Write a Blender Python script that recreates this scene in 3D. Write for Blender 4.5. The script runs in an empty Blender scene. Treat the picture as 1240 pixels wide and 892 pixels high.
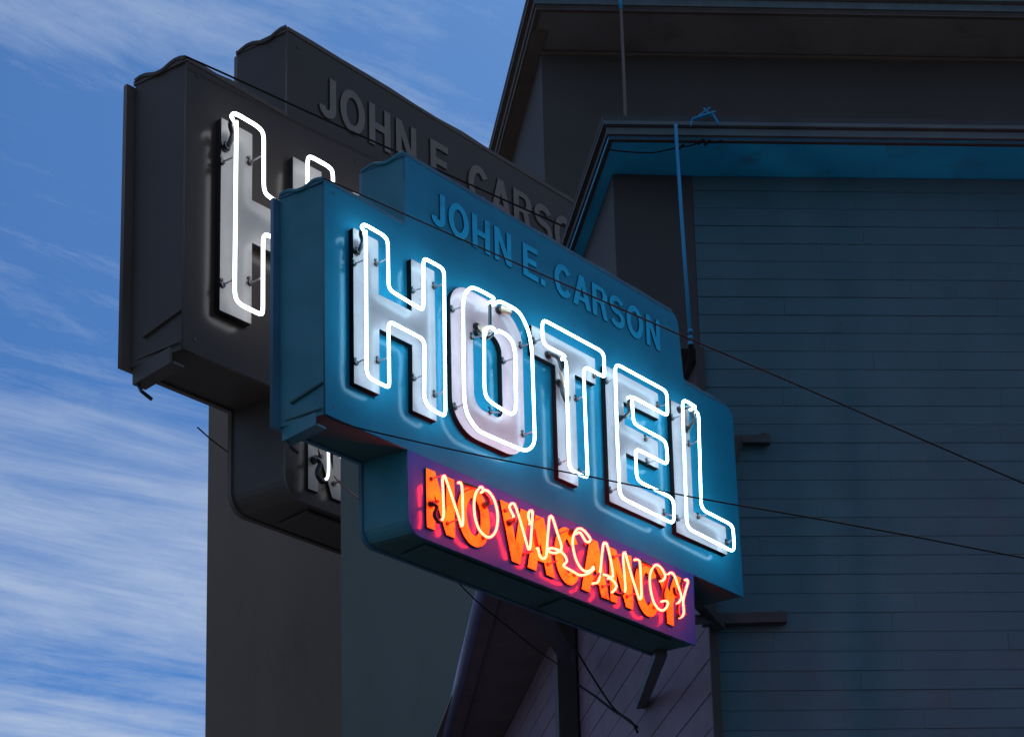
import bpy, bmesh, math, random
from mathutils import Vector, Matrix
random.seed(7)
S = bpy.context.scene
R = math.radians

# ------------------------------------------------------------------ camera
F_PX, P0X, P0Y = 2349.0, 740.0, 1122.0          # focal length and principal point, in pixels of a 1240 px wide frame
THETA, ROLL = math.atan(510.0 / 2349.0), R(2.0)
fw = Vector((0, math.cos(THETA), math.sin(THETA)))
xr = Vector((1, 0, 0)); up = xr.cross(fw)
rt = xr * math.cos(ROLL) - up * math.sin(ROLL)
wu = xr * math.sin(ROLL) + up * math.cos(ROLL)
EYE = Vector((0, 0, 1.6))
cd = bpy.data.cameras.new('camera'); cam = bpy.data.objects.new('camera', cd)
S.collection.objects.link(cam); S.camera = cam
m = Matrix((rt, wu, -fw)).transposed().to_4x4(); m.translation = EYE
cam.matrix_world = m
cd.sensor_fit = 'HORIZONTAL'; cd.sensor_width = 36.0; cd.lens = F_PX / 1240 * 36
cd.shift_x = (620 - P0X) / 1240; cd.shift_y = (P0Y - 446) / 1240
cd.clip_start = 0.1; cd.clip_end = 5000

# ------------------------------------------------------------------ sky and sun
SKYX, SKYY = 3.1, 0.9
SUN_EL, SUN_AZ = R(52), R(8)
w = bpy.data.worlds.new('World'); S.world = w; w.use_nodes = True
nt = w.node_tree; nt.nodes.clear()
def wn(t, **k):
    n = nt.nodes.new(t)
    for a, b in k.items(): setattr(n, a, b)
    return n
L_ = nt.links.new
sky = wn('ShaderNodeTexSky', sky_type='NISHITA', sun_disc=False, sun_elevation=SUN_EL, sun_rotation=SUN_AZ,
         air_density=1.0, dust_density=0.6, ozone_density=2.0)
tc = wn('ShaderNodeTexCoord'); sep = wn('ShaderNodeSeparateXYZ'); L_(tc.outputs['Generated'], sep.inputs[0])
zc = wn('ShaderNodeMath', operation='MAXIMUM'); L_(sep.outputs['Z'], zc.inputs[0]); zc.inputs[1].default_value = 0.0
za = wn('ShaderNodeMath', operation='ADD'); L_(zc.outputs[0], za.inputs[0]); za.inputs[1].default_value = 0.09
dv = wn('ShaderNodeVectorMath', operation='DIVIDE'); L_(tc.outputs['Generated'], dv.inputs[0])
cz = wn('ShaderNodeCombineXYZ'); [L_(za.outputs[0], cz.inputs[i]) for i in range(3)]
L_(cz.outputs[0], dv.inputs[1])
rotm = wn('ShaderNodeMapping'); L_(dv.outputs[0], rotm.inputs[0]); rotm.inputs['Rotation'].default_value = (0, 0, R(-36))
mp = wn('ShaderNodeMapping'); L_(rotm.outputs[0], mp.inputs[0]); mp.inputs['Scale'].default_value = (0.45, 1.5, 0.0); mp.inputs['Location'].default_value = (SKYX, SKYY, 0)
def noise(sc, det, rough, dist, src):
    n = wn('ShaderNodeTexNoise'); n.inputs['Scale'].default_value = sc; n.inputs['Detail'].default_value = det
    n.inputs['Roughness'].default_value = rough; n.inputs['Distortion'].default_value = dist; L_(src, n.inputs['Vector']); return n
n1_ = noise(1.6, 12, 0.70, 1.4, mp.outputs[0])
mp2 = wn('ShaderNodeMapping'); L_(rotm.outputs[0], mp2.inputs[0])
mp2.inputs['Scale'].default_value = (0.8, 5.5, 0); mp2.inputs['Location'].default_value = (SKYX, SKYY, 0)
n2_ = noise(2.2, 14, 0.74, 1.3, mp2.outputs[0])
mp3 = wn('ShaderNodeMapping'); L_(rotm.outputs[0], mp3.inputs[0])
mp3.inputs['Scale'].default_value = (0.8, 2.4, 0); mp3.inputs['Location'].default_value = (SKYY, SKYX, 0)
n3_ = noise(1.2, 4, 0.55, 0.8, mp3.outputs[0])
ad = wn('ShaderNodeMath', operation='MULTIPLY'); L_(n1_.outputs['Fac'], ad.inputs[0]); ad.inputs[1].default_value = 0.44
ad2 = wn('ShaderNodeMath', operation='MULTIPLY_ADD'); L_(n2_.outputs['Fac'], ad2.inputs[0]); ad2.inputs[1].default_value = 0.20; L_(ad.outputs[0], ad2.inputs[2])
ad3 = wn('ShaderNodeMath', operation='MULTIPLY_ADD'); L_(n3_.outputs['Fac'], ad3.inputs[0]); ad3.inputs[1].default_value = 0.48; L_(ad2.outputs[0], ad3.inputs[2])
n4_ = noise(9.0, 8, 0.7, 0.6, dv.outputs[0])
ad4 = wn('ShaderNodeMath', operation='MULTIPLY_ADD'); L_(n4_.outputs['Fac'], ad4.inputs[0]); ad4.inputs[1].default_value = 0.10; L_(ad3.outputs[0], ad4.inputs[2])
cr = wn('ShaderNodeValToRGB'); L_(ad4.outputs[0], cr.inputs[0])
cr.color_ramp.elements[0].position = 0.545; cr.color_ramp.elements[0].color = (0, 0, 0, 1)
cr.color_ramp.elements[1].position = 0.715; cr.color_ramp.elements[1].color = (1, 1, 1, 1)
cf = wn('ShaderNodeMath', operation='MULTIPLY'); L_(cr.outputs[0], cf.inputs[0]); cf.inputs[1].default_value = 0.85
gr = wn('ShaderNodeMixRGB', blend_type='MULTIPLY'); gr.inputs[0].default_value = 1.0
L_(sky.outputs[0], gr.inputs[1]); gr.inputs[2].default_value = (0.25, 0.50, 0.82, 1)
mx = wn('ShaderNodeMixRGB'); L_(cf.outputs[0], mx.inputs[0]); L_(gr.outputs[0], mx.inputs[1]); mx.inputs[2].default_value = (4.3, 5.3, 7.2, 1)
bg = wn('ShaderNodeBackground'); bg.inputs['Strength'].default_value = 0.1; L_(mx.outputs[0], bg.inputs[0])
wo = wn('ShaderNodeOutputWorld'); L_(bg.outputs[0], wo.inputs[0])

sd = bpy.data.lights.new('sun', 'SUN'); sd.energy = 1.2; sd.angle = R(0.5); sd.color = (1, 0.95, 0.88)
so = bpy.data.objects.new('sun', sd); S.collection.objects.link(so)
sdir = Vector((math.sin(SUN_AZ) * math.cos(SUN_EL), math.cos(SUN_AZ) * math.cos(SUN_EL), math.sin(SUN_EL)))
so.rotation_euler = sdir.to_track_quat('Z', 'Y').to_euler(); so.location = (0, 0, 60)

S.view_settings.view_transform = 'Standard'; S.view_settings.look = 'None'
S.view_settings.exposure = 0.0; S.view_settings.gamma = 1.0
S.render.engine = 'CYCLES'
S.render.resolution_x = 1024; S.render.resolution_y = 736

# ------------------------------------------------------------------ pixel rays used to measure real positions
def ray(x, y): return fw * F_PX + rt * (x - P0X) - wu * (y - P0Y)
def on_plane(x, y, p, n):
    r = ray(x, y); return EYE + r * ((p - EYE).dot(n) / r.dot(n))
def at_depth(x, y, d): return EYE + ray(x, y) / F_PX * d

PSI = R(40.6)                                          # the sign runs away from the street at this heading
U = Vector((math.sin(PSI), math.cos(PSI), 0)); N = Vector((math.cos(PSI), -math.sin(PSI), 0)); V = Vector((0, 0, 1))
O = at_depth(394, 500.6, 10.0)                         # lower left front corner of the main cabinet
def fp(x, y, n=0.0):                                   # point on the sign, in sign coordinates (along, up, out)
    X = on_plane(x, y, O + N * n, N); return Vector(((X - O).dot(U), X.z - O.z, n))

# ------------------------------------------------------------------ materials
MATS = {}
def mat(name, col, rough=0.6, metal=0.0, coat=0.0, var=0.12, vscale=3.0, bump=0.0, bscale=40.0, spec=0.5, dirt=None, dirt_amt=0.0, dirt_scale=5.0, ior=None, streak=False):
    mt = bpy.data.materials.new(name); mt.use_nodes = True; t = mt.node_tree; b = t.nodes['Principled BSDF']; k = t.links.new
    b.inputs['Roughness'].default_value = rough; b.inputs['Metallic'].default_value = metal
    b.inputs['Coat Weight'].default_value = coat; b.inputs['Coat Roughness'].default_value = 0.06
    b.inputs['Specular IOR Level'].default_value = spec
    tcn = t.nodes.new('ShaderNodeTexCoord'); src = tcn.outputs['Object']
    if streak:
        mpn = t.nodes.new('ShaderNodeMapping'); k(src, mpn.inputs[0]); mpn.inputs['Scale'].default_value = streak; src = mpn.outputs[0]
    n = t.nodes.new('ShaderNodeTexNoise'); n.inputs['Scale'].default_value = vscale; n.inputs['Detail'].default_value = 8; k(src, n.inputs['Vector'])
    mr = t.nodes.new('ShaderNodeMapRange'); mr.inputs['From Min'].default_value = 0.25; mr.inputs['From Max'].default_value = 0.75
    mr.inputs['To Min'].default_value = 1 - var; mr.inputs['To Max'].default_value = 1 + var; k(n.outputs['Fac'], mr.inputs['Value'])
    hs = t.nodes.new('ShaderNodeHueSaturation'); hs.inputs['Color'].default_value = (*col, 1); k(mr.outputs[0], hs.inputs['Value'])
    out = hs.outputs[0]
    if dirt:
        n2 = t.nodes.new('ShaderNodeTexNoise'); n2.inputs['Scale'].default_value = dirt_scale; n2.inputs['Detail'].default_value = 10; n2.inputs['Roughness'].default_value = 0.7; k(src, n2.inputs['Vector'])
        rp = t.nodes.new('ShaderNodeMapRange'); rp.inputs['From Min'].default_value = 0.54; rp.inputs['From Max'].default_value = 0.72; rp.inputs['To Max'].default_value = dirt_amt; k(n2.outputs['Fac'], rp.inputs['Value'])
        mi = t.nodes.new('ShaderNodeMixRGB'); k(rp.outputs[0], mi.inputs[0]); k(out, mi.inputs[1]); mi.inputs[2].default_value = (*dirt, 1); out = mi.outputs[0]
    k(out, b.inputs['Base Color'])
    if bump:
        n3 = t.nodes.new('ShaderNodeTexNoise'); n3.inputs['Scale'].default_value = bscale; n3.inputs['Detail'].default_value = 5; k(src, n3.inputs['Vector'])
        bp = t.nodes.new('ShaderNodeBump'); bp.inputs['Strength'].default_value = bump; bp.inputs['Distance'].default_value = 0.01; k(n3.outputs['Fac'], bp.inputs['Height']); k(bp.outputs[0], b.inputs['Normal'])
    MATS[name] = mt; return mt
def emit(name, col, st):
    mt = bpy.data.materials.new(name); mt.use_nodes = True; b = mt.node_tree.nodes['Principled BSDF']
    b.inputs['Base Color'].default_value = (0.8, 0.8, 0.8, 1); b.inputs['Roughness'].default_value = 0.2
    b.inputs['Emission Color'].default_value = (*col, 1); b.inputs['Emission Strength'].default_value = st
    MATS[name] = mt; return mt

rust = (0.10, 0.05, 0.03)
# street sign in blue enamel / the larger sign behind it in charcoal enamel
SIGN_BLUE = dict(
    low=mat('glow_tinted_blue_enamel', (0.034, 0.100, 0.42), 0.15, spec=0.17, var=0.10, vscale=2.5, bump=0.03, bscale=5, dirt=(0.03, 0.06, 0.22), dirt_amt=0.35, dirt_scale=3.2),  # violet shift puts part of the red tubes' purple glow into the colour
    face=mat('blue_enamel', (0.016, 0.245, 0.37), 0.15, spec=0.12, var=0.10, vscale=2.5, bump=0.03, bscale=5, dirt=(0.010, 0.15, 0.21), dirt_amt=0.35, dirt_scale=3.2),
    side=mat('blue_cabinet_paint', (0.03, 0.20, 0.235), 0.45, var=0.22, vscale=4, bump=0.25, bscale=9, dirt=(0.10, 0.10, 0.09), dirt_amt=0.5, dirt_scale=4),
    under=mat('dark_cabinet_base', (0.034, 0.105, 0.10), 0.7, var=0.2, dirt=rust, dirt_amt=0.4),  # darker tone for the downward faces of the cabinet
    name=mat('light_blue_name_paint', (0.02, 0.50, 0.76), 0.5, spec=0.15, var=0.12, vscale=9, dirt=(0.04, 0.12, 0.16), dirt_amt=0.4, dirt_scale=12),
    letter=mat('white_letter_enamel', (0.42, 0.335, 0.325), 0.24, spec=0.3, var=0.12, vscale=5, dirt=(0.36, 0.26, 0.25), dirt_amt=0.4, dirt_scale=7),
    pink=mat('pinkish_letter_enamel', (0.57, 0.355, 0.345), 0.24, spec=0.3, var=0.12, vscale=5, dirt=(0.36, 0.24, 0.24), dirt_amt=0.4, dirt_scale=7),
    edge=mat('black_letter_return', (0.008, 0.012, 0.014), 0.8, spec=0.05),
    small=mat('orange_letter_enamel', (0.50, 0.66, 0.02), 0.35, spec=0.25, var=0.3, vscale=9, dirt=(0.05, 0.035, 0.008), dirt_amt=0.85, dirt_scale=8),
    tube=emit('white_neon_glow', (0.44, 0.77, 1.0), 12.5),
    redtube=emit('red_neon_glow', (1.0, 0.0125, 0.0048), 98.0),
    trim=mat('blue_flange_paint', (0.05, 0.14, 0.20), 0.5, var=0.2))
SIGN_GREY = dict(
    low=mat('charcoal_lower_enamel', (0.068, 0.050, 0.037), 0.2, spec=0.2, var=0.10, vscale=0.9),
    face=mat('charcoal_enamel', (0.068, 0.050, 0.037), 0.2, spec=0.2, var=0.10, vscale=0.9, bump=0.03, bscale=2, dirt=(0.05, 0.045, 0.04), dirt_amt=0.4, dirt_scale=1.3),
    side=mat('charcoal_cabinet_paint', (0.070, 0.050, 0.036), 0.5, var=0.22, vscale=1.5, bump=0.25, bscale=3, dirt=(0.05, 0.04, 0.03), dirt_amt=0.5, dirt_scale=2),
    under=mat('black_cabinet_base', (0.10, 0.072, 0.055), 0.7, var=0.2),
    name=mat('grey_name_paint', (0.20, 0.148, 0.110), 0.5, var=0.12, vscale=3, dirt=(0.07, 0.06, 0.05), dirt_amt=0.4, dirt_scale=4),
    letter=mat('pale_letter_enamel', (0.40, 0.365, 0.33), 0.26, spec=0.3, var=0.08, vscale=2, dirt=(0.3, 0.29, 0.28), dirt_amt=0.4, dirt_scale=2.5),
    pink=mat('pale_letter_enamel_worn', (0.40, 0.365, 0.33), 0.26, spec=0.3, var=0.08, vscale=2),
    edge=mat('dull_black_letter_return', (0.022, 0.018, 0.016), 0.5),
    small=mat('grey_letter_enamel', (0.24, 0.22, 0.19), 0.35, var=0.12, vscale=3, dirt=(0.10, 0.09, 0.08), dirt_amt=0.5, dirt_scale=5),
    tube=emit('plain_white_neon_glow', (0.86, 0.93, 1.0), 4.6),
    redtube=emit('faint_white_neon_glow', (0.86, 0.93, 1.0), 2.2),
    trim=mat('charcoal_flange_paint', (0.10, 0.07, 0.05), 0.5, var=0.2))
SIGN_BLUE['glass'] = SIGN_GREY['glass'] = mat('support_glass', (0.20, 0.16, 0.17), 0.3, var=0.5, vscale=60)
SIGN_BLUE['black'] = SIGN_GREY['black'] = mat('black_electrode_rubber', (0.010, 0.009, 0.009), 0.35, coat=0.12)
SIGN_BLUE['tan'] = SIGN_GREY['tan'] = mat('tan_porcelain', (0.55, 0.36, 0.24), 0.35)
steel = mat('dark_bracket_steel', (0.045, 0.04, 0.038), 0.6, var=0.3, vscale=8, dirt=rust, dirt_amt=0.6, bump=0.2)
cable_m = mat('black_cable_rubber', (0.014, 0.010, 0.009), 0.8, spec=0.1)
red_wire = mat('red_wire_plastic', (0.35, 0.05, 0.04), 0.5)
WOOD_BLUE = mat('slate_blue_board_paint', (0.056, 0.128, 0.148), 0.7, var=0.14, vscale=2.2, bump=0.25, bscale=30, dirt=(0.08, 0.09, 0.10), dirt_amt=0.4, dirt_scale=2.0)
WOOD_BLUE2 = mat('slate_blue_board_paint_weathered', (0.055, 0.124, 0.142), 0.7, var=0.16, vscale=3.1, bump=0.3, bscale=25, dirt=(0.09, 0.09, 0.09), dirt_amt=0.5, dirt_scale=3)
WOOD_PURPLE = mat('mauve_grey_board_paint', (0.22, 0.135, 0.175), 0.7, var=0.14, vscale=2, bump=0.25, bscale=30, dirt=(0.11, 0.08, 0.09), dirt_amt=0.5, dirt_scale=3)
BROWN = mat('dark_brown_wall_paint', (0.058, 0.045, 0.038), 0.7, var=0.14, vscale=2, bump=0.15)
SOFFIT = mat('neon_tinted_soffit_paint', (0.02, 0.46, 0.74), 0.45, var=0.15, vscale=2.5, dirt=(0.06, 0.08, 0.09), dirt_amt=0.5, dirt_scale=3)  # the sign's blue neon light on the soffit is put into this colour
FASCIA = mat('slate_fascia_paint', (0.10, 0.125, 0.125), 0.55, var=0.2, vscale=4)
DARKTRIM = mat('dark_trim_paint', (0.05, 0.036, 0.03), 0.6)
JETTY = mat('brown_black_soffit_boards', (0.15, 0.105, 0.10), 0.6, var=0.2)
GUTTER = mat('indigo_gutter_metal', (0.22, 0.22, 0.34), 0.3, metal=0.35)
PLAIN = mat('teal_grey_render', (0.150, 0.158, 0.130), 0.8, var=0.10, vscale=0.8, bump=0.1, bscale=12, dirt=(0.10, 0.10, 0.08), dirt_amt=0.6, dirt_scale=1.2, streak=(1, 1, .3))
G_SOFF = mat('charcoal_soffit_paint', (0.20, 0.17, 0.155), 0.75, var=0.2, vscale=0.8, dirt=(0.08, 0.07, 0.06), dirt_amt=0.6, dirt_scale=0.9)
G_WALL = mat('charcoal_wall_paint', (0.070, 0.056, 0.046), 0.75, var=0.16, vscale=0.5, bump=0.1, bscale=8, dirt=(0.06, 0.05, 0.04), dirt_amt=0.5, dirt_scale=0.7)
G_PLAIN = mat('charcoal_render', (0.255, 0.185, 0.133), 0.85, var=0.12, vscale=0.5, bump=0.1, bscale=8, dirt=(0.17, 0.12, 0.085), dirt_amt=0.6, dirt_scale=0.7, streak=(1, 1, .25))
G_FASC = mat('charcoal_fascia_paint', (0.11, 0.075, 0.055), 0.6, var=0.2)
PIPE_B = mat('bright_blue_pipe_paint', (0.02, 0.30, 0.52), 0.35)
PIPE_G = mat('grey_pipe_paint', (0.16, 0.11, 0.085), 0.5)
ASPH = mat('asphalt', (0.05, 0.05, 0.05), 0.9, var=0.3, vscale=0.6, bump=0.5, bscale=30)
CONC = mat('pavement_concrete', (0.22, 0.21, 0.20), 0.9, var=0.15, vscale=1.2, bump=0.3)
ROOF = mat('roof_felt', (0.06, 0.06, 0.06), 0.9, var=0.2)
PAINTW = mat('white_road_paint', (0.6, 0.6, 0.58), 0.8, var=0.2)

# ------------------------------------------------------------------ helpers
def link(o, parent=None):
    S.collection.objects.link(o)
    if parent is not None: o.parent = parent
    return o
def tag(o, label=None, cat=None, group=None, kind=None):
    if label: o['label'] = label
    if cat: o['category'] = cat
    if group: o['group'] = group
    if kind: o['kind'] = kind
    return o
def empty(name, loc=(0, 0, 0)):
    o = bpy.data.objects.new(name, None); o.location = loc; o.empty_display_size = 0.2
    return link(o)
def obj(name, bm, m, parent=None, smooth=False):
    me = bpy.data.meshes.new(name); bmesh.ops.recalc_face_normals(bm, faces=bm.faces); bm.to_mesh(me); bm.free()
    for x in (m if isinstance(m, (list, tuple)) else [m]): me.materials.append(x)
    if smooth:
        for p in me.polygons: p.use_smooth = True
    return link(bpy.data.objects.new(name, me), parent)
def hexa(bm, c, mi=0):                                  # eight corners: bottom loop then top loop
    v = [bm.verts.new(p) for p in c]
    for f in ((0, 3, 2, 1), (4, 5, 6, 7), (0, 1, 5, 4), (1, 2, 6, 5), (2, 3, 7, 6), (3, 0, 4, 7)):
        bm.faces.new([v[i] for i in f]).material_index = mi
def box(bm, a, b, mi=0):
    (x0, y0, z0), (x1, y1, z1) = a, b
    hexa(bm, [(x0, y0, z0), (x1, y0, z0), (x1, y1, z0), (x0, y1, z0), (x0, y0, z1), (x1, y0, z1), (x1, y1, z1), (x0, y1, z1)], mi)
def smooth_path(pts, r=0.02, seg=4, closed=False):
    """rounds every corner of a polyline with a short arc"""
    out = []; n = len(pts)
    for i, p in enumerate(pts):
        if not closed and i in (0, n - 1): out.append(p); continue
        a, b = pts[i - 1], pts[(i + 1) % n]
        d1, d2 = (a - p), (b - p)
        k1, k2 = min(r, d1.length * 0.45), min(r, d2.length * 0.45)
        s, e = p + d1.normalized() * k1, p + d2.normalized() * k2
        for j in range(seg + 1):
            t = j / seg; out.append(s * (1 - t) ** 2 + p * 2 * t * (1 - t) + e * t * t)
    return out
def catmull(pts, seg=5):
    out = []; n = len(pts)
    for i in range(n - 1):
        p0, p1, p2, p3 = pts[max(i - 1, 0)], pts[i], pts[i + 1], pts[min(i + 2, n - 1)]
        for j in range(seg):
            t = j / seg
            out.append(0.5 * ((2 * p1) + (p2 - p0) * t + (2 * p0 - 5 * p1 + 4 * p2 - p3) * t * t + (3 * p1 - p0 - 3 * p2 + p3) * t ** 3))
    out.append(pts[-1]); return out
def tube(bm, pts, r, n=10, mi=0, taper=None):
    pts = [Vector(p) for p in pts]
    pts = [p for i, p in enumerate(pts) if i == 0 or (p - pts[i - 1]).length > 1e-5]
    ref = None; rings = []
    for i, p in enumerate(pts):
        t = (pts[min(i + 1, len(pts) - 1)] - pts[max(i - 1, 0)]).normalized()
        if ref is None: ref = t.orthogonal().normalized()
        ref = (ref - t * ref.dot(t)).normalized(); bn = t.cross(ref)
        rr = r if taper is None else r * taper(i / max(1, len(pts) - 1))
        rings.append([bm.verts.new(p + (ref * math.cos(2 * math.pi * k / n) + bn * math.sin(2 * math.pi * k / n)) * rr) for k in range(n)])
    for a, b in zip(rings, rings[1:]):
        for k in range(n): bm.faces.new((a[k], a[(k + 1) % n], b[(k + 1) % n], b[k])).material_index = mi
    for ring, sgn in ((rings[0], -1), (rings[-1], 1)):
        bm.faces.new(ring if sgn > 0 else list(reversed(ring))).material_index = mi
def bar(bm, a, b, wdt, hgt, mi=0, upv=Vector((0, 0, 1))):
    a, b = Vector(a), Vector(b); t = (b - a).normalized(); s = t.cross(upv).normalized() * wdt / 2; h = s.normalized().cross(t).normalized() * hgt / 2
    hexa(bm, [a - s - h, a + s - h, b + s - h, b - s - h, a - s + h, a + s + h, b + s + h, b - s + h], mi)
def plate(name, loops, z0, z1, mats, parent, bevel=0.0):
    """letter or panel cut from sheet: outline and holes in the XY plane, thickness z0..z1; sides take mats[1]"""
    cu = bpy.data.curves.new(name, 'CURVE'); cu.dimensions = '2D'; cu.fill_mode = 'BOTH'
    for lp in loops:
        sp = cu.splines.new('POLY'); sp.points.add(len(lp) - 1)
        for p, c in zip(sp.points, lp): p.co = (c[0], c[1], 0, 1)
        sp.use_cyclic_u = True
    cu.extrude = (z1 - z0) / 2; cu.bevel_depth = bevel; cu.bevel_resolution = 0
    tmp = bpy.data.objects.new(name, cu); S.collection.objects.link(tmp)
    bpy.context.view_layer.update()
    me = bpy.data.meshes.new_from_object(tmp.evaluated_get(bpy.context.evaluated_depsgraph_get()))
    bpy.data.objects.remove(tmp); bpy.data.curves.remove(cu)
    me.name = name; me.transform(Matrix.Translation((0, 0, (z0 + z1) / 2)))
    me.materials.clear()
    for x in mats: me.materials.append(x)
    for p in me.polygons: p.material_index = 0 if (abs(p.normal.z) > 0.9 or len(mats) == 1) else 1
    return link(bpy.data.objects.new(name, me), parent)
def arc(cx, cy, rx, ry, a0, a1, n=10):
    return [Vector((cx + rx * math.cos(R(a0 + (a1 - a0) * i / n)), cy + ry * math.sin(R(a0 + (a1 - a0) * i / n)), 0)) for i in range(n + 1)]
def stroke(cl, wd):
    """outline of a centre line drawn with a flat pen of width wd"""
    l, r_ = [], []
    for i, p in enumerate(cl):
        t1 = (p - cl[i - 1]).normalized() if i else (cl[1] - p).normalized()
        t2 = (cl[i + 1] - p).normalized() if i < len(cl) - 1 else t1
        t = (t1 + t2).normalized(); nn = Vector((-t.y, t.x, 0)); k = min(1 / max(0.3, nn.dot(Vector((-t1.y, t1.x, 0)))), 2.5)
        l.append(p + nn * wd / 2 * k); r_.append(p - nn * wd / 2 * k)
    return l + list(reversed(r_))
def P(*a): return [Vector((x, y, 0)) for x, y in a]

def glyph(ch, x0, x1, y0, y1, w):
    """bold condensed capitals, outline and holes"""
    W, H = x1 - x0, y1 - y0; h = w * 0.86; cx, cy = (x0 + x1) / 2, (y0 + y1) / 2
    if ch == 'H': return [P((x0, y0), (x0 + w, y0), (x0 + w, cy - h / 2), (x1 - w, cy - h / 2), (x1 - w, y0), (x1, y0), (x1, y1), (x1 - w, y1), (x1 - w, cy + h / 2), (x0 + w, cy + h / 2), (x0 + w, y1), (x0, y1))]
    if ch == 'E': return [P((x0, y0), (x1, y0), (x1, y0 + h), (x0 + w, y0 + h), (x0 + w, cy - h / 2 + .004), (x1 - .012, cy - h / 2 + .004), (x1 - .012, cy + h / 2 + .004), (x0 + w, cy + h / 2 + .004), (x0 + w, y1 - h), (x1, y1 - h), (x1, y1), (x0, y1))]
    if ch == 'N': return [P((x0, y0), (x0 + w * .92, y0), (x0 + w * .92, y0 + H * .62), (x1 - w, y0), (x1, y0), (x1, y1), (x1 - w * .92, y1), (x1 - w * .92, y0 + H * .38), (x0 + w, y1), (x0, y1))]
    if ch == '.': return [P((x0, y0), (x0 + w, y0), (x0 + w, y0 + w), (x0, y0 + w))]
    if ch == 'O':
        return [arc(cx, cy, W / 2, H / 2 + .004, 0, 350, 35), arc(cx, cy, W / 2 - w, H / 2 - h, 0, 345, 23)]
    if ch == 'J': return [stroke([Vector((x1 - w / 2, y1, 0))] + arc(cx, y0 + W * .5, W / 2 - w / 2, W * .5 - w / 2, 0, -180, 12), w)]
    if ch == 'C': return [stroke(arc(cx, cy, W / 2 - w / 2, H / 2 - h / 2, 38, 322, 26), w)]
    if ch == 'S':
        ry = H / 4 - h / 4
        return [stroke(arc(cx, y1 - h / 2 - ry, W / 2 - w / 2, ry, 25, 270, 16)[:-1] + arc(cx, y0 + h / 2 + ry, W / 2 - w / 2, ry, 90, -155, 16), w * .92)]
    if ch == 'A':
        k = w * 1.06; ax = w * .52
        def lx(y): return x0 + (cx - ax - x0) * (y - y0) / H
        def rx(y): return x1 - (x1 - cx - ax) * (y - y0) / H
        yb, yt = y0 + H * .20, y0 + H * .20 + h * .8
        yp = min(y1 - h * .8, y0 + H * (cx - x0 - k) / (cx - ax - x0) * .98)
        return [P((x0, y0), (x0 + k, y0), (lx(yb) + k, yb), (rx(yb) - k, yb), (x1 - k, y0), (x1, y0), (cx + ax, y1), (cx - ax, y1)),
                P((lx(yt) + k, yt), (rx(yt) - k, yt), (cx + .001, yp), (cx - .001, yp))]
    if ch == 'V':
        k = w * 1.06; ax = w * .5; yi = y0 + H * .36
        return [P((x0, y1), (cx - ax, y0), (cx + ax, y0), (x1, y1), (x1 - k, y1), (cx, yi), (x0 + k, y1))]
    if ch == 'Y':
        k = w * 1.05; ax = w * .5; ym = y0 + H * .42
        return [P((cx - ax, y0), (cx + ax, y0), (cx + ax, ym), (x1, y1), (x1 - k, y1), (cx, ym + H * .2), (x0 + k, y1), (x0, y1), (cx - ax, ym))]
    if ch == 'R':
        yb = y0 + H * .46; rr = (y1 - yb) / 2
        ex = x1 - rr * .8
        return [P((x0, y0), (x0 + w, y0), (x0 + w, yb), (x0 + W * .52, yb), (x1 - w, y0), (x1, y0), (x0 + W * .78, yb + .012)) + arc(ex - .01, yb + rr, rr * .8 + .01, rr, -50, 90, 9) + P((x0, y1)),
                P((x0 + w, yb + h * .85)) + arc(ex - .012, yb + rr, max(.008, rr * .8 + .01 - w), max(.01, rr - h * .85), -90, 90, 8) + P((x0 + w, y1 - h * .85))]

# ------------------------------------------------------------------ the sign, in its own coordinates: x along, y up, z out of the face
HN = 0.037; TN = 0.095                                    # letter thickness, tube distance from the face
HOTEL = {
 'H': [P((.166, .221), (.344, .221), (.346, .604), (.588, .604), (.585, .218), (.763, .218), (.763, 1.123), (.587, 1.123), (.587, .806), (.344, .806), (.344, 1.123), (.166, 1.123))],
 'T': [P((1.55, .932), (1.748, .932), (1.748, .217), (1.92, .217), (1.92, .938), (2.110, .944), (2.110, 1.114), (1.55, 1.116))],
 'E': [P((2.20, .215), (2.735, .216), (2.733, .40), (2.374, .396), (2.372, .589), (2.688, .589), (2.688, .772), (2.370, .776), (2.366, .927), (2.710, .932), (2.709, 1.108), (2.20, 1.108))],
 'L': [P((2.838, .214), (3.355, .216), (3.353, .41), (3.019, .41), (3.017, 1.113), (2.838, 1.113))],
}
def rrect(x0, x1, y0, y1, r):
    o = []
    for cx, cy, a in ((x1 - r[0], y0 + r[0], -90), (x1 - r[1], y1 - r[1], 0), (x0 + r[2], y1 - r[2], 90), (x0 + r[3], y0 + r[3], 180)):
        rr = r[len(o) // 9] ; o += arc(cx, cy, rr, rr, a, a + 90, 8)
    return o
HOTEL['O'] = [rrect(.884, 1.466, .219, 1.122, (.16, .19, .14, .19)), rrect(1.058, 1.289, .415, .925, (.06, .10, .08, .08))]
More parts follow.
